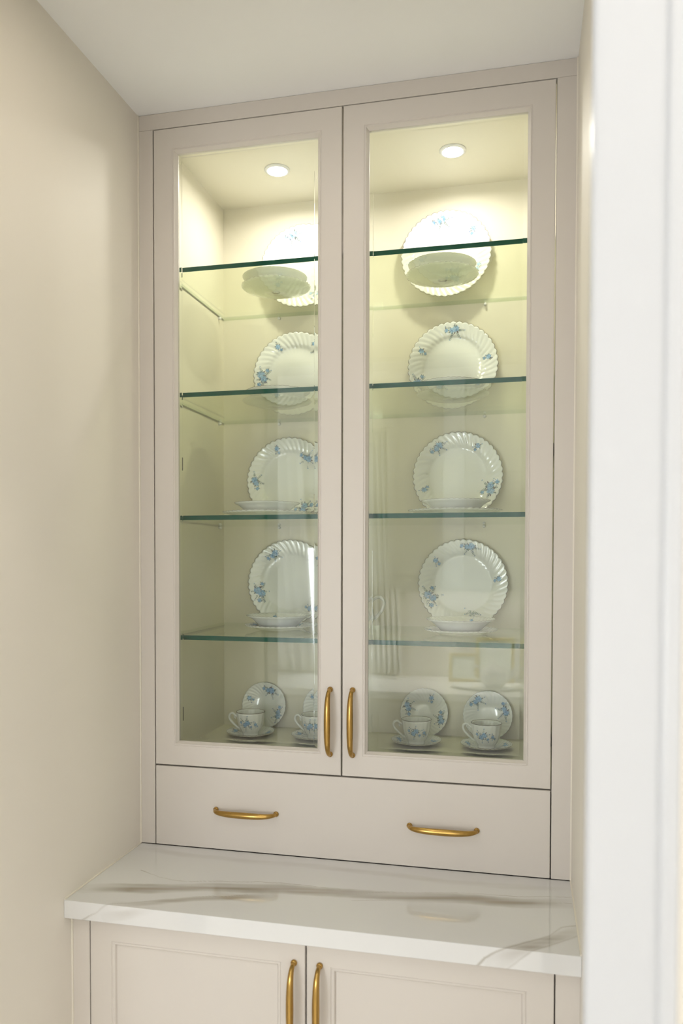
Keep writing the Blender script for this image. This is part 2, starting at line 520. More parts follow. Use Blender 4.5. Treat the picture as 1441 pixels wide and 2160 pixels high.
DPROF = [(0.0, .0215), (0.0, .0012), (.0012, 0.0), (.0495, 0.0), (.0504, .0013), (.0516, .0013), (.0528, .0001), (.0548, .0003), (.0560, .0030), (.0595, .0085), (.0605, .0098), (.0605, .0215)]
def glass_door(x0, x1, z0, z1, hinge):
    d = MB().frame(x0, x1, z0, z1, DPROF, closed=True)
    do = pobj(d, 'glass_door', 'cab', uc)
    # bevelled pane: flat centre, ground bevel all round
    a0, a1, c0, c1 = x0 + .0585, x1 - .0585, z0 + .0585, z1 - .0585
    bw, yf, yb, bd = .0115, .0100, .0150, .0010
    mb = MB()
    def ring(e, y): return [(a0 + e, y, c0 + e), (a1 - e, y, c0 + e), (a1 - e, y, c1 - e), (a0 + e, y, c1 - e)]
    vs = ring(0, yf + bd) + ring(bw, yf) + ring(bw, yb) + ring(0, yb)
    mb.add(vs, [(4, 5, 6, 7)], 0)
    mb.add(vs, [(8, 11, 10, 9)], 1)
    fs = []
    for k in range(4):
        k2 = (k + 1) % 4
        fs += [(k, k2, 4 + k2, 4 + k), (8 + k, 8 + k2, 12 + k2, 12 + k), (12 + k, 12 + k2, k2, k)]
    mb.add(vs, fs, 2)
    # weld
    import bmesh
    L = parent_loc(do)
    mb.v = [(x - L.x, y - L.y, z - L.z) for (x, y, z) in mb.v]
    me = mb.mesh('glass_pane', ['pane_front', 'pane_back', 'bevel'])
    bm = bmesh.new(); bm.from_mesh(me)
    bmesh.ops.remove_doubles(bm, verts=bm.verts, dist=1e-6)
    bmesh.ops.recalc_face_normals(bm, faces=bm.faces)
    bm.to_mesh(me); bm.free()
    g = link('glass_pane', me, do)
    g['label'] = 'bevelled clear glass pane'
    for zz in (Z0 + .312, Z0 + .982):      # concealed hinges on the hinge side
        hx = (XI0 + .0125) if hinge < 0 else (XI1 - .0125)
        pobj(MB().box(hx - .012, hx + .012, .028, .085, zz - .016, zz + .016, bev=.002), 'hinge', 'dark', do)
    return do
dL = glass_door(XA + G, XM - G, ZS + G, ZT - G, -1)
dR = glass_door(XM + G, XB - G, ZS + G, ZT - G, 1)
add_pull(dL, 0.4995, 0, Z0 + .3365, True, 'brass bow pull')
add_pull(dR, 0.5548, 0, Z0 + .3372, True, 'brass bow pull')
dr = pobj(MB().box(XA + G, XB - G, 0.0, 0.0215, Z0 + .0016, ZS - G, bev=.0010), 'drawer', 'cab', uc)
add_pull(dr, 0.2843, 0, Z0 + .1018, False, 'brass bow pull')
add_pull(dr, 0.7720, 0, Z0 + .0993, False, 'brass bow pull')

# ------------------------------------------------------------------ glass shelves with pins
SZ = [Z0 + 1.467, Z0 + 1.149, Z0 + 0.8345, Z0 + 0.526]      # shelf centres
SH = 0.0058
YF = 0.050
snames = ['top glass shelf with green edge, just below the two downlights', 'second glass shelf from the top, with dark green front edge',
          'third glass shelf from the top, at mid height of the doors', 'lowest glass shelf, above the row of teacups']
for z, lab in zip(SZ, snames):
    mb = MB()
    x0, x1, y0, y1 = XI0 + .0015, XI1 - .0015, YF, YB - .0015
    vs = [(x, y, zz) for zz in (-SH, SH) for (x, y) in ((x0, y0), (x1, y0), (x1, y1), (x0, y1))]
    mb.add(vs, [(3, 2, 1, 0), (4, 5, 6, 7)], 0)
    mb.add(vs, [(0, 1, 5, 4)], 1)
    mb.add(vs, [(2, 3, 7, 6)], 3)
    for xe in (x0, x1):                          # side edges: wall-gap shade painted as a dark strip below, clear above
        zm = -SH + .004
        mb.add([(xe, y0, -SH), (xe, y1, -SH), (xe, y1, zm), (xe, y0, zm), (xe, y1, SH), (xe, y0, SH)], [(0, 1, 2, 3)], 2)
        mb.add([(xe, y0, zm), (xe, y1, zm), (xe, y1, SH), (xe, y0, SH)], [(0, 1, 2, 3)], 3)
    o = mb.obj('glass_shelf', ['shelf_face', 'shelf_edge', 'shelf_gap_shade', 'shelf_rear'], fix=False)
    o.location = (0, 0, z)
    tag(o, lab, 'shelf', 'glass shelves of the china cabinet')
    for (px, py, ax) in ((XI0, .085, 'x'), (XI0, .425, 'x'), (XI1, .085, 'x'), (XI1, .425, 'x'), (.225, YB, 'y'), (.84, YB, 'y')):
        m2 = MB().lathe([(0, 0), (.0042, 0), (.0042, .006), (.0034, .0085), (0, .0095)], 12)
        if ax == 'x':
            s = 1 if px < .5 else -1
            m2.v = [(px + s * zz, py + xx, z - SH - .0045 + yy) for (xx, yy, zz) in m2.v]
        else:
            m2.v = [(px + xx, py - zz, z - SH - .0045 + yy) for (xx, yy, zz) in m2.v]
        pobj(m2, 'shelf_pin', 'white', uc, True)

# ------------------------------------------------------------------ recessed downlights in the cabinet top
for (x, y, lab) in ((0.283, 0.261, 'round recessed downlight in the cabinet top behind the left glass door'), (0.763, 0.263, 'round recessed downlight in the cabinet top behind the right glass door')):
    e = tag(empty('cabinet_downlight', (x, y, ZI1)), lab, 'light', 'recessed downlights of the china cabinet')
    MB().lathe([(.0262, -.0004), (.0262, -.0045), (.0280, -.0055), (.0330, -.0045), (.0350, -.0020), (.0350, 0), (.0262, -.0004)], 40).obj('trim_ring', 'white', e, True)
    MB().lathe([(0, -.0010), (.0180, -.0010), (.0260, -.0008)], 40).obj('diffuser', 'puck', e, True)

e = tag(empty('niche_downlight', (0.45, -0.60, H)), 'small recessed downlight in the niche ceiling in front of the cabinet', 'light')
MB().lathe([(.0255, -.0005), (.0255, -.0025), (.0275, -.0040), (.0320, -.0035), (.0345, -.0012), (.0345, 0), (.0255, -.0005)], 40).obj('trim_ring', 'white', e, True)
MB().lathe([(0, -.0022), (.0180, -.0021), (.0256, -.0016)], 40).obj('diffuser', 'niche_led', e, True)

# ------------------------------------------------------------------ worktop with marble veins
def seg_d(px, py, A, B):
    ax, ay = A; bx, by = B
    t = max(0, min(1, ((px - ax) * (bx - ax) + (py - ay) * (by - ay)) / ((bx - ax) ** 2 + (by - ay) ** 2 + 1e-12)))
    dx, dy = px - ax - t * (bx - ax), py - ay - t * (by - ay)
    return math.hypot(dx, dy)
def poly_d(px, py, P):
    return min(seg_d(px, py, a, b) for a, b in zip(P, P[1:]))
DC = 0.3513
VEINS = [  # polyline (x, y; y below -DC runs down the front edge), half width, strength, soft
    ([(0.02, -.285), (.10, -.262), (.16, -.250), (.28, -.222), (.44, -.188), (.60, -.178), (.68, -.172), (.86, -.148), (1.06, -.125)], .027, .55, 1),
    ([(.06, -.252), (.157, -.232), (.20, -.222)], .007, .35, 1),
    ([(.12, -.344), (.19, -.318), (.27, -.290), (.33, -.268), (.37, -.245), (.43, -.225)], .014, .45, 1),
    ([(.084, -.171), (.137, -.193), (.22, -.197), (.30, -.183), (.37, -.168), (.48, -.158), (.56, -.160)], .0022, .70, 0),
    ([(.56, -.195), (.673, -.150), (.80, -.128), (.92, -.108), (1.06, -.092)], .0022, .65, 0),
    ([(.60, -.215), (.72, -.185), (.84, -.165), (.90, -.140), (.97, -.135), (1.06, -.125)], .0018, .5, 0),
    ([(.04, -.391), (.08, -.372), (.114, -.345), (.19, -.306), (.322, -.262), (.37, -.236)], .0026, .75, 0),
    ([(.19, -.330), (.26, -.285), (.34, -.262), (.40, -.228)], .0016, .5, 0),
    ([(.10, -.382), (.155, -.362), (.20, -.345)], .012, .35, 1),
    ([(.87, -.391), (.885, -.372), (.93, -.345), (1.006, -.278), (1.03, -.238), (1.066, -.220)], .0026, .8, 0),
    ([(.925, -.391), (.965, -.355), (1.00, -.322), (1.066, -.264)], .0020, .6, 0),
    ([(.90, -.385), (.95, -.345), (1.01, -.295), (1.066, -.243)], .020, .5, 1),
    ([(.00, -.04), (.25, -.055), (.5, -.05), (.8, -.065), (1.06, -.05)], .016, .12, 1),
]
def vein_col(x, y):
    n1 = noise.noise(Vector((x * 9, y * 9, 1.7))); n2 = noise.noise(Vector((x * 9, y * 9, 9.2)))
    n3 = noise.noise(Vector((x * 40, y * 40, 3.1)))
    xx, yy = x + .010 * n1 + .002 * n3, y + .010 * n2 + .003 * n3
    g = 0.0
    for P, hw, st, soft in VEINS:
        d = poly_d(xx, yy, P)
        if soft:
            streak = .62 + .5 * noise.noise(Vector((x * 6, (y - .18 * x) * 70, 4.4)))
            e = min(math.hypot(xx - P[0][0], yy - P[0][1]), math.hypot(xx - P[-1][0], yy - P[-1][1]))
            k = max(0, 1 - (d / hw) ** 2.2) * st * 2.1 * max(0, streak) * (.1 + .9 * max(0, min(1, e / .09)))
        else:
            wv = hw * (0.6 + .8 * abs(noise.noise(Vector((x * 14, y * 14, 5.5)))))
            k = max(0, 1 - (d / wv) ** 2) * st * 1.3 * (.6 + .6 * noise.noise(Vector((x * 11, y * 11, 6.6))))
        g = max(g, k) if not soft else g + k * (1 - g)
    g = max(0, min(1, g))
    base = (.695, .69, .68); vc = (.33, .29, .23)
    cl = .012 * noise.noise(Vector((x * 5, y * 5, 0)))
    return tuple(b + cl + (v - b) * g for b, v in zip(base, vc)) + (1.0,)

def worktop():
    nx, ny, TH = 420, 150, .039
    x0, x1 = 0.0006, W - .0006
    mb = MB()
    cols = []
    ys = [-.0 + (-DC + .0006) * j / ny for j in range(ny + 1)]
    def row(f):
        r = []
        for i in range(nx + 1):
            x = x0 + (x1 - x0) * i / nx
            yy, zz, s = f
            r.append(len(mb.v)); mb.v.append((x, yy, zz)); cols.append(vein_col(x, s))
        return r
    spec = [(y, 0.0, y) for y in ys]
    spec += [(-DC, -.0006, -DC - .0006)]
    nz = 18
    spec += [(-DC, -.0006 - (TH - .0018) * k / nz, -DC - .0006 - (TH - .0018) * k / nz) for k in range(1, nz + 1)]
    spec += [(-DC + .0012, -TH, -DC - TH), (.0, -TH, -DC - TH)]
    rows = [row(f) for f in spec]
    rows.append(rows[0])
    for A, B in zip(rows, rows[1:]):
        for i in range(nx):
            mb.f.append((A[i], B[i], B[i + 1], A[i + 1])); mb.m.append(0)
    mb.f.append(tuple(r[0] for r in rows[:-1])); mb.m.append(0)
    mb.f.append(tuple(r[-1] for r in rows[:-1])[::-1]); mb.m.append(0)
    me = mb.mesh('worktop', 'quartz')
    at = me.color_attributes.new('vein', 'FLOAT_COLOR', 'POINT')
    at.data.foreach_set('color', [c for q in cols for c in q])
    o = link('worktop', me)
    o.location = (0, 0, Z0)
    return tag(o, 'polished white marble worktop with grey-beige veins below the drawer', 'countertop')
worktop()

# ------------------------------------------------------------------ base cabinet
YL = -0.320
bc = tag(empty('base_cabinet', (W / 2, YL, 0)), 'greige base cabinet with two panelled doors under the marble worktop', 'cabinet')
ZB = Z0 - .0395
pobj(MB().box(0.0, XA + .0015, YL, YL + .022, .1, ZB, bev=.0006), 'face_frame_stile', 'cab', bc)
pobj(MB().box(XB, W, YL, YL + .022, .1, ZB, bev=.0006), 'face_frame_stile', 'cab', bc)
pobj(MB().box(0.0, W, YL + .024, .02, .1, ZB), 'carcass', 'shadow', bc)
pobj(MB().box(0.0, W, YL + .06, YL + .08, 0, .0995), 'kick_board', 'cab', bc)
BPROF = [(0.0, .0205), (0.0, .0012), (.0012, 0.0), (.0500, 0.0), (.0508, .0014), (.0518, .0014), (.0530, .0001), (.0562, .0001), (.0580, .0015), (.0605, .0085), (.0605, .0205)]
for (x0, x1, hx) in ((XA + .0035, XM - .0015, .5030), (XM + .0018, XB - .0025, .5570)):
    z0, z1 = .104, ZB - .003
    d = pobj(MB().frame(x0, x1, z0, z1, BPROF, y=YL, closed=True), 'panelled_door', 'cab', bc)
    pobj(MB().box(x0 + .0600, x1 - .0600, YL + .0065, YL + .016, z0 + .0600, z1 - .0600), 'door_panel', 'cab', d)
    add_pull(d, hx, YL, Z0 - .0915 - .0785, True, 'brass bow pull')

# ------------------------------------------------------------------ porcelain
NS = 44
def sm(a, b, x):
    t = max(0.0, min(1.0, (x - a) / (b - a)))
    return t * t * (3 - 2 * t)

class Dish:
    """scalloped, swirl-fluted dish: z of the upper side as a function of (u, angle)"""
    def __init__(self, R, prof, thick=.0035, well=.62, flute=.0012, swirl=.60, scal=.028, n=NS, under=0.25):
        self.R, self.prof, self.t, self.well, self.fl, self.sw, self.sc, self.n, self.under = R, prof, thick, well, flute, swirl, scal, n, under
    def base_z(self, u):
        P = self.prof
        for (a, za), (b, zb) in zip(P, P[1:]):
            if u <= b:
                t = (u - a) / (b - a)
                return za + (zb - za) * t
        return P[-1][1]
    def z(self, u, a, k=1.0):
        c = abs(math.cos(self.n / 2 * (a + self.sw * (1 - u))))
        return self.base_z(u) + k * self.fl * (c - .5) * sm(self.well - .02, self.well + .14, u)
    def r(self, u, a):
        c = abs(math.cos(self.n / 2 * (a + self.sw * (1 - u))))
        return u * self.R * (1 - self.sc * sm(.80, 1.0, u) * (1 - c))
    def pt(self, x, y, lift=.0003):
        a = math.atan2(y, x); rr = math.hypot(x, y)
        u = min(1.0, rr / self.R)
        return (x, y, self.z(u, a) + lift)
    def mesh(self, name, per=6):
        nt = self.n * per
        us = [self.well * k / 5 for k in range(1, 6)] + [self.well + (1 - self.well) * k / 13 for k in range(1, 14)]
        mb = MB()
        mb.v.append((0, 0, self.base_z(0)))
        rows = []
        for u in us:
            row = []
            for k in range(nt):
                a = 2 * PI * k / nt
                rr = self.r(u, a)
                row.append(len(mb.v)); mb.v.append((rr * math.cos(a), rr * math.sin(a), self.z(u, a)))
            rows.append(row)
        for u in us[::-1][0:1] + us[::-1][1::2] + [us[0]]:
            row = []
            for k in range(nt):
                a = 2 * PI * k / nt
                rr = self.r(u, a) * (1.0 if u < .999 else .996)
                zt = self.z(u, a, self.under)
                row.append(len(mb.v)); mb.v.append((rr * math.cos(a), rr * math.sin(a), max(0, zt - self.t * (1 if u < .98 else .45))))
            rows.append(row)
        ib = len(mb.v); mb.v.append((0, 0, max(0, self.base_z(0) - self.t)))
        f = mb.f
        for k in range(nt):
            k2 = (k + 1) % nt
            f.append((0, rows[0][k], rows[0][k2]))
            f.append((ib, rows[-1][k2], rows[-1][k]))
            for A, B in zip(rows, rows[1:]):
                f.append((A[k], B[k], B[k2], A[k2]))
        mb.m = [0] * len(f)
        return mb.mesh(name, 'porcelain', True)
    def rim(self, name, rad=.0010, per=6):
        nt = self.n * per
        pts = []
        for k in range(nt):
            a = 2 * PI * k / nt
            rr = self.r(1.0, a)
            pts.append((rr * math.cos(a), rr * math.sin(a), self.z(1.0, a) - self.t * .2))
        return MB().tube(pts, rad, 5, closed=True).mesh(name, 'gilt', True)

# --- flower sprays: small flat printed shapes laid on the glaze
BL = [(.16, .31, .56), (.24, .42, .66), (.36, .54, .74), (.13, .22, .44), (.30, .45, .66)]
LF = [(.26, .33, .30), (.34, .40, .38), (.20, .26, .24), (.34, .37, .44), (.28, .32, .42)]
BR = [(.16, .11, .08), (.22, .15, .13)]
DK = [(.12, .16, .15), (.13, .10, .09), (.18, .23, .21), (.20, .22, .30)]
class Print:
    def __init__(self, rnd):
        self.p = []; self.r = rnd
    def blob(self, x, y, r, c, lay, n=7, jit=.25, ex=1.0, ang=0.0):
        pts = []
        for k in range(n):
            a = 2 * PI * k / n + self.r.random() * .3
            rr = r * (1 + jit * (self.r.random() - .5) * 2)
            px, py = rr * math.cos(a) * ex, rr * math.sin(a)
            pts.append((x + px * math.cos(ang) - py * math.sin(ang), y + px * math.sin(ang) + py * math.cos(ang)))
        self.p.append((pts, c, lay))
    def leaf(self, x, y, L, ang, c, lay=0, wd=.38):
        pts = []
        for (t, s) in ((0, 0), (.35, wd / 2), (.7, wd / 2.6), (1, 0), (.7, -wd / 2.6), (.35, -wd / 2)):
            px, py = t * L, s * L
            pts.append((x + px * math.cos(ang) - py * math.sin(ang), y + px * math.sin(ang) + py * math.cos(ang)))
        self.p.append((pts, c, lay))
    def rose(self, x, y, r, tone=0):
        R = self.r
        for k in range(7):
            a = 2 * PI * k / 7 + R.random()
            self.leaf(x + math.cos(a) * r * .5, y + math.sin(a) * r * .5, r * (.75 + .45 * R.random()), a, R.choice(DK), 0)
        for k in range(6):
            a = 2 * PI * k / 6 + R.random() * .4
            self.blob(x + math.cos(a) * r * .5, y + math.sin(a) * r * .5, r * .55, R.choice(BL[1:3] + BL[4:]), 1, 6, .2)
        for k in range(4):
            a = 2 * PI * k / 4 + R.random()
            self.blob(x + math.cos(a) * r * .28, y + math.sin(a) * r * .28, r * .34, R.choice(BL[:2]), 2, 5, .3)
        for k in range(3):
            a = R.random() * 6.28
            self.blob(x + math.cos(a) * r * .3, y + math.sin(a) * r * .3, r * .2, R.choice([BL[2], (.50, .64, .80)]), 3, 5, .3)
        self.blob(x, y, r * .16, BL[3], 4, 5, .3)
    def sprig(self, x, y, L, ang):
        R = self.r
        n = max(3, int(L / .004))
        for k in range(n):
            t = (k + .5) / n
            px, py = x + math.cos(ang) * L * t, y + math.sin(ang) * L * t
            for s in (-1, 1):
                self.leaf(px, py, L * .24 * (1.15 - .5 * t), ang + s * (.7 + .3 * R.random()), R.choice(LF), 0, .45)
        self.leaf(x, y, L, ang, LF[0], 0, .05)
        self.blob(x + math.cos(ang) * L, y + math.sin(ang) * L, .0014, R.choice(BL), 1, 5)
    def spray(self, kind, x, y, ang, s=1.0):
        R = self.r
        ux, uy = math.cos(ang), math.sin(ang)
        def q(a, b): return (x + (a * ux - b * uy) * s, y + (a * uy + b * ux) * s)
        if kind == 'L':
            for a in (.2, 1.3, 2.3, 3.3, 4.4, 5.4):
                p = q(.008 * math.cos(a), .008 * math.sin(a)); self.sprig(p[0], p[1], s * (.014 + .008 * R.random()), ang + a)
            p = q(.005, .003); self.rose(p[0], p[1], .0090 * s)
            p = q(-.006, -.004); self.rose(p[0], p[1], .0080 * s)
            p = q(-.020, .006); self.rose(p[0], p[1], .0050 * s)
            p = q(.016, -.012); self.rose(p[0], p[1], .0040 * s)
        elif kind == 'M':
            for a in (.1, 1.7, 3.0, 4.4, 5.5):
                p = q(.007 * math.cos(a), .006 * math.sin(a)); self.sprig(p[0], p[1], s * (.011 + .007 * R.random()), ang + a)
            p = q(.003, .002); self.rose(p[0], p[1], .0075 * s)
            p = q(-.006, -.002); self.rose(p[0], p[1], .0060 * s)
            p = q(-.018, -.004); self.rose(p[0], p[1], .0042 * s)
        elif kind == 'S':
            for a in (1.2, 4.2, 5.2):
                self.sprig(x, y, s * (.008 + .005 * R.random()), ang + a)
            self.rose(x, y, .0056 * s)
            p = q(.002, -.010); self.rose(p[0], p[1], .0030 * s)
        else:
            for a in (-.5, .3, 1.2, 2.0, 2.8):
                self.sprig(x, y, s * (.016 + .008 * R.random()), ang + a)
    def mesh(self, fn, keep=None):
        vs, fs, cs = [], [], []
        for pts, c, lay in self.p:
            if keep is not None and not all(keep(*p) for p in pts): continue
            n = len(vs)
            cx = sum(p[0] for p in pts) / len(pts); cy = sum(p[1] for p in pts) / len(pts)
            for p in [(cx, cy)] + pts:
                vs.append(fn(p[0], p[1], .00030 + lay * .00006)); cs += [c[0], c[1], c[2], 1.0]
            m = len(pts)
            fs += [(n, n + 1 + k, n + 1 + (k + 1) % m) for k in range(m)]
        me = bpy.data.meshes.new('flower_spray')
        me.from_pydata(vs, [], fs)
        me.materials.append(MT['print'])
        at = me.color_attributes.new('ink', 'FLOAT_COLOR', 'POINT')
        at.data.foreach_set('color', cs)
        for p in me.polygons: p.use_smooth = True
        me.update()
        return me

def dish_prints(o, dish, spots, seed, s=1.0, rf=.80):
    for n, it in enumerate(spots):
        pr = Print(random.Random(seed * 17 + n))
        cw, kind = it[0], it[1]
        rr = (it[2] if len(it) > 2 else rf) * dish.R
        a = PI / 2 - math.radians(cw)
        tang = a - PI / 2 + random.Random(seed + cw).uniform(-.3, .3)
        pr.spray(kind, rr * math.cos(a), rr * math.sin(a), tang, s * 1.26)
        link('flower_spray', pr.mesh(lambda x, y, l: dish.pt(x, y, l), lambda x, y: math.hypot(x, y) < .955 * dish.R), o)

D_DIN = Dish(.1285, [(0, .004), (.60, .0045), (.66, .0065), (.72, .0115), (.80, .0145), (1.0, .0200)], flute=.0016)
D_SAL = Dish(.0965, [(0, .004), (.58, .0045), (.66, .0065), (.74, .0100), (1.0, .0160)], n=40, flute=.0012)
D_FLD = Dish(.1220, [(0, .004), (.60, .0045), (.66, .0065), (.72, .0100), (1.0, .0165)], n=44, flute=.0014)
D_BWL = Dish(.0900, [(0, .0045), (.50, .0050), (.58, .0080), (.68, .0175), (.80, .0275), (.90, .0335), (1.0, .0365)], thick=.003, well=.50, n=40, flute=.0009, swirl=.45, scal=.006, under=.08)
D_SAU = Dish(.0700, [(0, .0035), (.36, .0036), (.40, .0048), (.46, .0052), (.60, .0080), (1.0, .0165)], thick=.003, well=.50, n=34, flute=.0010, scal=.016)
MESH = {}
for key, d in (('din', D_DIN), ('sal', D_SAL), ('fld', D_FLD), ('bwl', D_BWL), ('sau', D_SAU)):
    MESH[key] = (d, d.mesh({'din': 'dinner_plate', 'sal': 'salad_plate', 'fld': 'dinner_plate_flat', 'bwl': 'cereal_bowl', 'sau': 'saucer'}[key]), d.rim('gilt_rim', .0008 if key == 'din' else .00055 if key == 'sau' else .00035))

def dish(name, key, spots, seed, label, cat, group, s=1.0, rf=.80):
    d, me, rim = MESH[key]
    o = link(name, me)
    link('gilt_rim', rim, o)
    dish_prints(o, d, spots, seed, s, rf)
    return tag(o, label, cat, group)

def lean(o, x, zrest, deg, key, yback=YB - .0005):
    a = math.radians(90 - deg)
    ca, sa = math.cos(a), math.sin(a)
    me = MESH[key][1]
    zmin = min(v.co.y * sa + v.co.z * ca for v in me.vertices) - .0004
    ymax = max(v.co.y * ca - v.co.z * sa for v in me.vertices) + .0004
    o.rotation_euler = (a, 0, 0)
    o.location = (x, yback - ymax, zrest - zmin)

ST = [z + SH for z in SZ]
ordn = ['top', 'second', 'third', 'lowest']
PL = [  # standing dinner plates: x, spots
    (0.3030, 0, 'L', [(-18, 'M'), (-98, 'S'), (60, 'S'), (150, 'L')]),
    (0.2800, 1, 'L', [(-33, 'S'), (-92, 'L'), (45, 'M'), (130, 'S')]),
    (0.2590, 2, 'L', [(-22, 'S'), (-92, 'M'), (42, 'M', .66), (150, 'L')]),
    (0.2620, 3, 'L', [(-30, 'M', .76), (-108, 'L', .76), (55, 'M'), (140, 'S')]),
    (0.7290, 0, 'R', [(-8, 'M'), (48, 'S'), (-102, 'S'), (125, 'M')]),
    (0.7500, 1, 'R', [(2, 'M', .82), (-62, 'S'), (78, 'S'), (-118, 'L', .84)]),
    (0.7655, 2, 'R', [(-33, 'M'), (33, 'S'), (112, 'L', .78), (-112, 'S')]),
    (0.7820, 3, 'R', [(10, 'M', .84), (-50, 'S'), (82, 'S'), (-112, 'L', .78), (162, 'G', .66)]),
]
for i, (x, k, side, spots) in enumerate(PL):
    o = dish('dinner_plate', 'din', spots, 100 + i, 'scalloped dinner plate standing upright on the %s glass shelf, behind the %s door' % (ordn[k], 'left' if side == 'L' else 'right'), 'plate', 'standing dinner plates')
    lean(o, x, ST[k] + .0003, 6.5, 'din')

FLAT = [  # plates lying flat with a bowl on top: x, y, shelf, key
    (0.272, 0.285, 0, 'sal'), (0.735, 0.290, 0, 'sal'),
    (0.275, 0.285, 1, 'sal'), (0.764, 0.290, 1, 'sal'),
    (0.266, 0.225, 2, 'fld'), (0.776, 0.235, 2, 'fld'),
    (0.292, 0.255, 3, 'sal'), (0.7925, 0.240, 3, 'sal'),
]
for i, (x, y, k, key) in enumerate(FLAT):
    side = 'left' if x < .5 else 'right'
    o = dish('dinner_plate' if key == 'fld' else 'salad_plate', key, [(-75, 'M'), (40, 'S'), (150, 'M'), (-140, 'S')], 200 + i,
             'plate lying flat under a bowl on the %s glass shelf, behind the %s door' % (ordn[k], side), 'plate', 'plates lying flat on the glass shelves', s=.8)
    o.location = (x, y, ST[k] + .0003)
    o.rotation_euler = (0, 0, [0, .4, .9, 1.3, .2, .7, .1, .5][i])
    b = dish('cereal_bowl', 'bwl', [(-20, 'M'), (100, 'S'), (190, 'M')], 300 + i,
             'shallow bowl on a flat plate, %s glass shelf, behind the %s door' % (ordn[k], side), 'bowl', 'bowls on the glass shelves', s=.7, rf=.78)
    b.location = (x - .004 + .003 * (i % 3), y + .002, ST[k] + .0003 + .0055)
    b.rotation_euler = (0, 0, [.3, 1.1, .6, 0, 1.7, .9, 2.2, 1.4][i])

# --- teacups
CUP_H, CUP_N = .064, 16
CP = [(0.0, .0225), (.004, .0235), (.006, .0230), (.014, .0288), (.026, .0345), (.040, .0380), (.054, .0400), (.064, .0418)]
def cup_r(z):
    for (a, ra), (b, rb) in zip(CP, CP[1:]):
        if z <= b: return ra + (rb - ra) * (z - a) / (b - a)
    return CP[-1][1]
def cup_fl(r, z, a):
    k = sm(.006, .02, z)
    return (r + .0011 * k * (abs(math.cos(CUP_N / 2 * a)) - .6), z)
def cup_mesh():
    mb = MB()
    prof = [(0, .0012)] + [(cup_r(z), z) for z in (0, .002, .004, .006, .010, .014, .020, .026, .033, .040, .047, .054, .060, .064)]
    prof += [(cup_r(.064) - .0016, .0644)] + [(cup_r(z) - .0024, z) for z in (.061, .050, .038, .026, .014, .010)] + [(.015, .0075), (0, .007)]
    mb.lathe(prof, 96, cup_fl)
    # the prof runs outward then inward; handle is a separate part
    me = mb.mesh('teacup', 'porcelain', True)
    import bmesh
    bm = bmesh.new(); bm.from_mesh(me); bmesh.ops.recalc_face_normals(bm, faces=bm.faces); bm.to_mesh(me); bm.free()
    return me
CUP = cup_mesh()
def spline(P, n=8):
    out = []
    Q = [P[0]] + list(P) + [P[-1]]
    for i in range(1, len(Q) - 2):
        for k in range(n):
            t = k / n
            out.append(tuple(.5 * ((2 * b) + (-a + c) * t + (2 * a - 5 * b + 4 * c - d) * t * t + (-a + 3 * b - 3 * c + d) * t ** 3) for a, b, c, d in zip(Q[i - 1], Q[i], Q[i + 1], Q[i + 2])))
    out.append(tuple(P[-1]))
    return out
hp = spline([(-.0375, 0, .049), (-.046, 0, .0535), (-.054, 0, .0590), (-.0615, 0, .0560), (-.0640, 0, .0480), (-.0600, 0, .0390), (-.0520, 0, .0310), (-.0440, 0, .0240), (-.0365, 0, .0185), (-.0275, 0, .0150)], 6)
hm = MB().tube(hp, [.0026 + .0006 * math.sin(PI * i / len(hp)) for i in range(len(hp))], 10, squash=1.35)
hm.tube(spline([(-.046, 0, .0535), (-.0485, 0, .0480), (-.0450, 0, .0440)], 5), .0018, 8)
HANDLE = hm.mesh('handle', 'porcelain', True)
CRIM = MB().tube([(cup_fl(.0412, .064, 2 * PI * k / 96)[0] * math.cos(2 * PI * k / 96), cup_fl(.0412, .064, 2 * PI * k / 96)[0] * math.sin(2 * PI * k / 96), .0643) for k in range(96)], .00085, 5, closed=True).mesh('gilt_rim', 'gilt', True)
def cup_print(seed):
    pr = Print(random.Random(seed))
    pr.spray('L', -.004, .036, .1, .78)
    pr.spray('S', .022, .034, .6, .8)
    def fn(u, v, l):
        z = max(.008, min(.061, v))
        a = -PI / 2 + u / .036
        rr = cup_fl(cup_r(z), z, a)[0] + l + .0002
        return (rr * math.cos(a), rr * math.sin(a), z)
    return pr.mesh(fn)

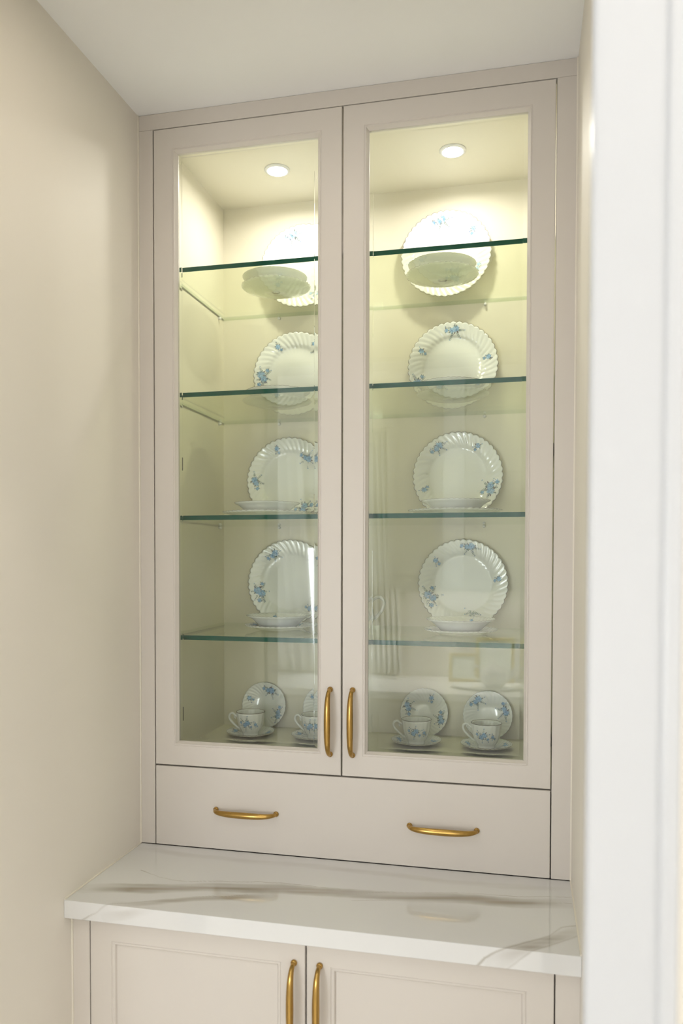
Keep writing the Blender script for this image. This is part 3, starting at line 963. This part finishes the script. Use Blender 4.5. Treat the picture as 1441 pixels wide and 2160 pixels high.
SETS = [  # flat saucer (x, y), standing saucer x, wording
    (0.1800, 0.330, 0.1815, 'leftmost of the four'), (0.3745, 0.335, 0.376, 'second from the left of the four'),
    (0.6645, 0.335, 0.6720, 'third from the left of the four'), (0.8565, 0.330, 0.8545, 'rightmost of the four'),
]
ZF = ZI0 + .0003
for i, (x, y, xs, wd) in enumerate(SETS):
    s = dish('saucer', 'sau', [(-80, 'M'), (85, 'M'), (0, 'S'), (180, 'S')], 400 + i, 'fluted saucer lying under a teacup, %s flat saucers' % wd, 'saucer', 'saucers under the teacups', s=.75, rf=.72)
    s.location = (x, y, ZF)
    t = link('teacup', CUP)
    tag(t, 'blue-rose porcelain teacup on its saucer, %s teacups' % wd, 'teacup', 'teacups on the cabinet floor')
    link('handle', HANDLE, t); link('gilt_rim', CRIM, t)
    link('flower_spray', cup_print(500 + i), t)
    t.location = (x, y, ZF + .0040)
    t.scale = (1, 1, 1.05)
    t.rotation_euler = (0, 0, [.10, -.12, .12, -.10][i])
    st = dish('saucer', 'sau', [[(22, 'M', .68), (-68, 'S', .75), (120, 'M', .75)], [(-30, 'M', .7), (60, 'S', .7), (-120, 'S', .75)],
                                [(25, 'S', .68), (-72, 'M', .72), (112, 'M', .74)], [(-35, 'M', .72), (75, 'M', .72), (160, 'S', .7)]][i], 600 + i,
              'saucer standing upright behind a teacup, %s standing saucers' % wd, 'saucer', 'saucers standing behind the teacups', s=.95)
    lean(st, xs, ZF + .0005, 10, 'sau', YB - .003)

# --- milk jug on the lowest glass shelf, mostly hidden behind the middle door stile
jg = link('milk_jug', MB().lathe([(0, .002), (.026, 0), (.029, .003), (.027, .008), (.038, .022), (.044, .040), (.041, .060), (.033, .076), (.031, .086), (.035, .096), (.0335, .0965),
                                  (.0292, .086), (.031, .076), (.039, .060), (.0415, .040), (.035, .022), (.020, .010), (0, .009)], 48).mesh('milk_jug', 'porcelain', True))
tag(jg, 'white porcelain jug behind the middle door stile on the lowest glass shelf, handle showing', 'jug')
jh = spline([(.032, 0, .080), (.046, 0, .092), (.060, 0, .094), (.070, 0, .082), (.066, 0, .062), (.055, 0, .048), (.044, 0, .034)], 7)
MB().tube(jh, [.0043] * len(jh), 10).obj('handle', 'porcelain', jg, True)
sp = spline([(-.034, 0, .060), (-.043, 0, .078), (-.052, 0, .098)], 6)
MB().tube(sp, [.012 - .005 * i / len(sp) for i in range(len(sp))], 12).obj('spout', 'porcelain', jg, True)
jg.location = (0.516, 0.25, ST[3] + .0003)
jg.rotation_euler = (0, 0, .1)

# ------------------------------------------------------------------ kitchen opposite (seen in the glass doors)
KYC = -2.42                     # front of the kitchen worktop
kb = tag(empty('kitchen_base_cabinet', (0.5, KYC + .03 - .06, 0)), 'run of kitchen base cabinets opposite, mirrored faintly in the glass', 'cabinet')
pobj(MB().box(-1.2, 1.08, KY + .001, KYC - .05, .1, .858), 'carcass', 'kcab', kb)
pobj(MB().box(-1.2, 1.08, KY + .001, KYC - .10, 0, .0995), 'kick_board', 'kcab', kb)
KD = [(0, .019), (0, 0), (.055, 0), (.058, .006), (.058, .019)]
def kfront(parent, x0, x1, z0, z1, yf, name):
    m = MB().frame(x0, x1, z0, z1, [(a, -b) for a, b in KD], y=yf, closed=True)
    d = pobj(m, name, 'kcab', parent)
    pobj(MB().box(x0 + .057, x1 - .057, yf - .016, yf - .009, z0 + .057, z1 - .057), 'door_panel', 'kcab', d)
xs = [-1.2 + .456 * k for k in range(6)]
for a, b in zip(xs, xs[1:]):
    kfront(kb, a + .002, b - .002, .105, .66, KYC - .030, 'cabinet_door')
    kfront(kb, a + .002, b - .002, .664, .855, KYC - .030, 'drawer')
tag(MB().box(-1.2, 1.08, KY + .001, KYC, .8585, .8995, bev=.002).obj('kitchen_worktop', 'white'), 'white kitchen worktop opposite, mirrored in the right glass door', 'countertop')
ku = tag(empty('kitchen_wall_cabinet', (0.5, KYC - .3, Z0 + .555)), 'row of kitchen wall cabinets opposite, mirrored in the glass', 'cabinet')
UY = -2.72
pobj(MB().box(.17, 1.08, KY + .001, UY - .021, Z0 + .555, H - .001), 'carcass', 'kcab', ku)
for (x0, x1, xw, lab) in ((-.79, -.437, .10, 'white curtain on the left side of the narrow kitchen window'), (-.022, .165, .05, 'white curtain on the right side of the narrow kitchen window')):
    m = MB()                     # hanging folds, drawn in towards the bottom
    n, rows = 48, 12
    for j in range(rows + 1):
        t = j / rows
        for i in range(n + 1):
            u = i / n
            xx = x0 + (x1 - x0) * u
            m.v.append((xx + xw * (1 - t), KY + .055 + .018 * math.sin(u * 34 + .6 * math.sin(3 * t)), .92 + t * 1.5))
    for j in range(rows):
        for i in range(n):
            a = j * (n + 1) + i
            m.f.append((a, a + 1, a + n + 2, a + n + 1)); m.m.append(0)
    c = m.obj('curtain', 'curtain', None, True)
    c.modifiers.new('thickness', 'SOLIDIFY').thickness = .002
    tag(c, lab, 'curtain', 'curtains of the narrow kitchen window')
xs = [.17, .49, .62, 1.075]
for a, b in zip(xs, xs[1:]):
    if b - a < .2:
        pobj(MB().box(a + .002, b - .002, UY - .019, UY, Z0 + .558, H - .05), 'filler_panel', 'white', ku); continue
    kfront(ku, a + .002, b - .002, Z0 + .558, Z0 + 1.22, UY, 'cabinet_door')
    kfront(ku, a + .002, b - .002, Z0 + 1.224, H - .03, UY, 'cabinet_door')

ul = tag(empty('added_strip_light', (.62, -2.80, Z0 + .555)), 'added fill light strip above the kitchen worktop, brightening the mirrored teapot', 'light')  # added strip, lifts the teapot and worktop in the mirrored view
MB().box(-.40, .40, -.02, .02, -.012, -.0005, bev=.002).obj('housing', 'white', ul)
area_light('strip_fill_lamp', (0, 0, -.014), (0, 0, 0), .76, .03, 15, (1.0, .95, .88)).parent = ul
# tray, teapot and frames on that worktop
tz = .8998
tr = tag(empty('oval_tray', (.75, -2.66, tz)), 'pale oval tray under the white teapot mirrored in the right door', 'tray')
m = MB().lathe([(0, 0), (.17, 0), (.20, .016), (.197, .017), (.168, .004), (0, .004)], 48); m.v = [(x, y * .6, z) for x, y, z in m.v]
m.obj('tray_body', 'porcelain', tr, True)
tp = tag(empty('teapot', (.790, -2.67, tz + .0045)), 'white porcelain teapot mirrored in the lower right glass door', 'teapot')
MB().lathe([(0, .002), (.042, 0), (.046, .006), (.070, .030), (.080, .062), (.074, .092), (.052, .112), (.040, .116), (.038, .112), (0, .110)], 48).obj('pot_body', 'porcelain', tp, True)
lid = MB().lathe([(.041, .1165), (.030, .126), (.012, .132), (.007, .136), (.011, .143), (.008, .150), (0, .151)], 32).obj('lid', 'porcelain', tp, True)
hh_ = spline([(-.066, 0, .100), (-.092, 0, .118), (-.118, 0, .104), (-.120, 0, .072), (-.100, 0, .046), (-.074, 0, .040)], 7)
MB().tube(hh_, .0065, 10).obj('handle', 'porcelain', tp, True)
ss = spline([(.066, 0, .046), (.094, 0, .064), (.108, 0, .096), (.128, 0, .120)], 7)
MB().tube(ss, [.017 - .010 * i / len(ss) for i in range(len(ss))], 12).obj('spout', 'porcelain', tp, True)
for (x0, x1, zz, yy, nm) in ((.675, .900, .262, -2.90, 'gilt picture frame leaning behind the mirrored teapot'), (.520, .690, .170, -2.86, 'small picture frame mirrored left of the teapot')):
    e = tag(empty('picture_frame', ((x0 + x1) / 2, yy, tz)), nm, 'picture', 'leaning picture frames on the kitchen worktop')
    hwid = (x1 - x0) / 2
    m = MB().frame(-hwid, hwid, 0, zz, [(0, .012), (0, -.004), (.004, -.006), (.016, -.003), (.018, 0), (.018, .012)], closed=True)
    m.v = [(x, -y, z) for x, y, z in m.v]
    m.obj('frame', 'frame', e)
    MB().box(-hwid + .017, hwid - .017, -.010, -.004, .017, zz - .017).obj('picture_print', 'picture', e)
    e.rotation_euler = (math.radians(6), 0, 0)
ol = tag(empty('wall_outlet', (.222, KY, Z0 + .27)), 'white wall outlet mirrored behind the lowest glass shelf', 'outlet')
MB().box(-.036, .036, .0005, .006, -.058, .058, bev=.002).obj('cover_plate', 'white', ol)
for s in (-1, 1):
    MB().box(-.015, .015, .006, .008, s * .022 - .013, s * .022 + .013, bev=.001).obj('socket', 'splash', ol)

# kitchen pendant, then two added ceiling lights that fill by floor bounce
pe = tag(empty('pendant_lamp', (2.20, -2.252, 2.049)), 'small globe pendant lamp hanging in the kitchen', 'lamp')
MB().lathe([(0, -.05), (.03, -.04), (.05, 0), (.03, .04), (.012, .05), (0, .05)], 24).obj('globe', 'bulb', pe, True)
MB().lathe([(0, .0505), (.013, .0505), (.013, .08), (0, .08)], 16).obj('socket', 'brass', pe, True)
MB().tube([(0, 0, .0805), (0, 0, H - 2.049 - .002)], .003, 8).obj('cord', 'dark', pe)
for (x, y, lab) in ((-.75, -1.6, 'added round ceiling fill light in the left part of the kitchen'), (1.38, -1.5, 'added round ceiling fill light in the right part of the kitchen')):
    e = tag(empty('ceiling_fill_light', (x, y, H)), lab, 'light', 'added kitchen ceiling fill lights')
    MB().lathe([(.050, -.001), (.050, -.004), (.066, -.003), (.068, 0), (.050, -.001)], 32).obj('trim_ring', 'white', e, True)
    area_light('ceiling_fill_lamp', (0, 0, -.006), (0, 0, 0), .10, .10, CEILING_FILL, (1.0, .90, .76), True).parent = e
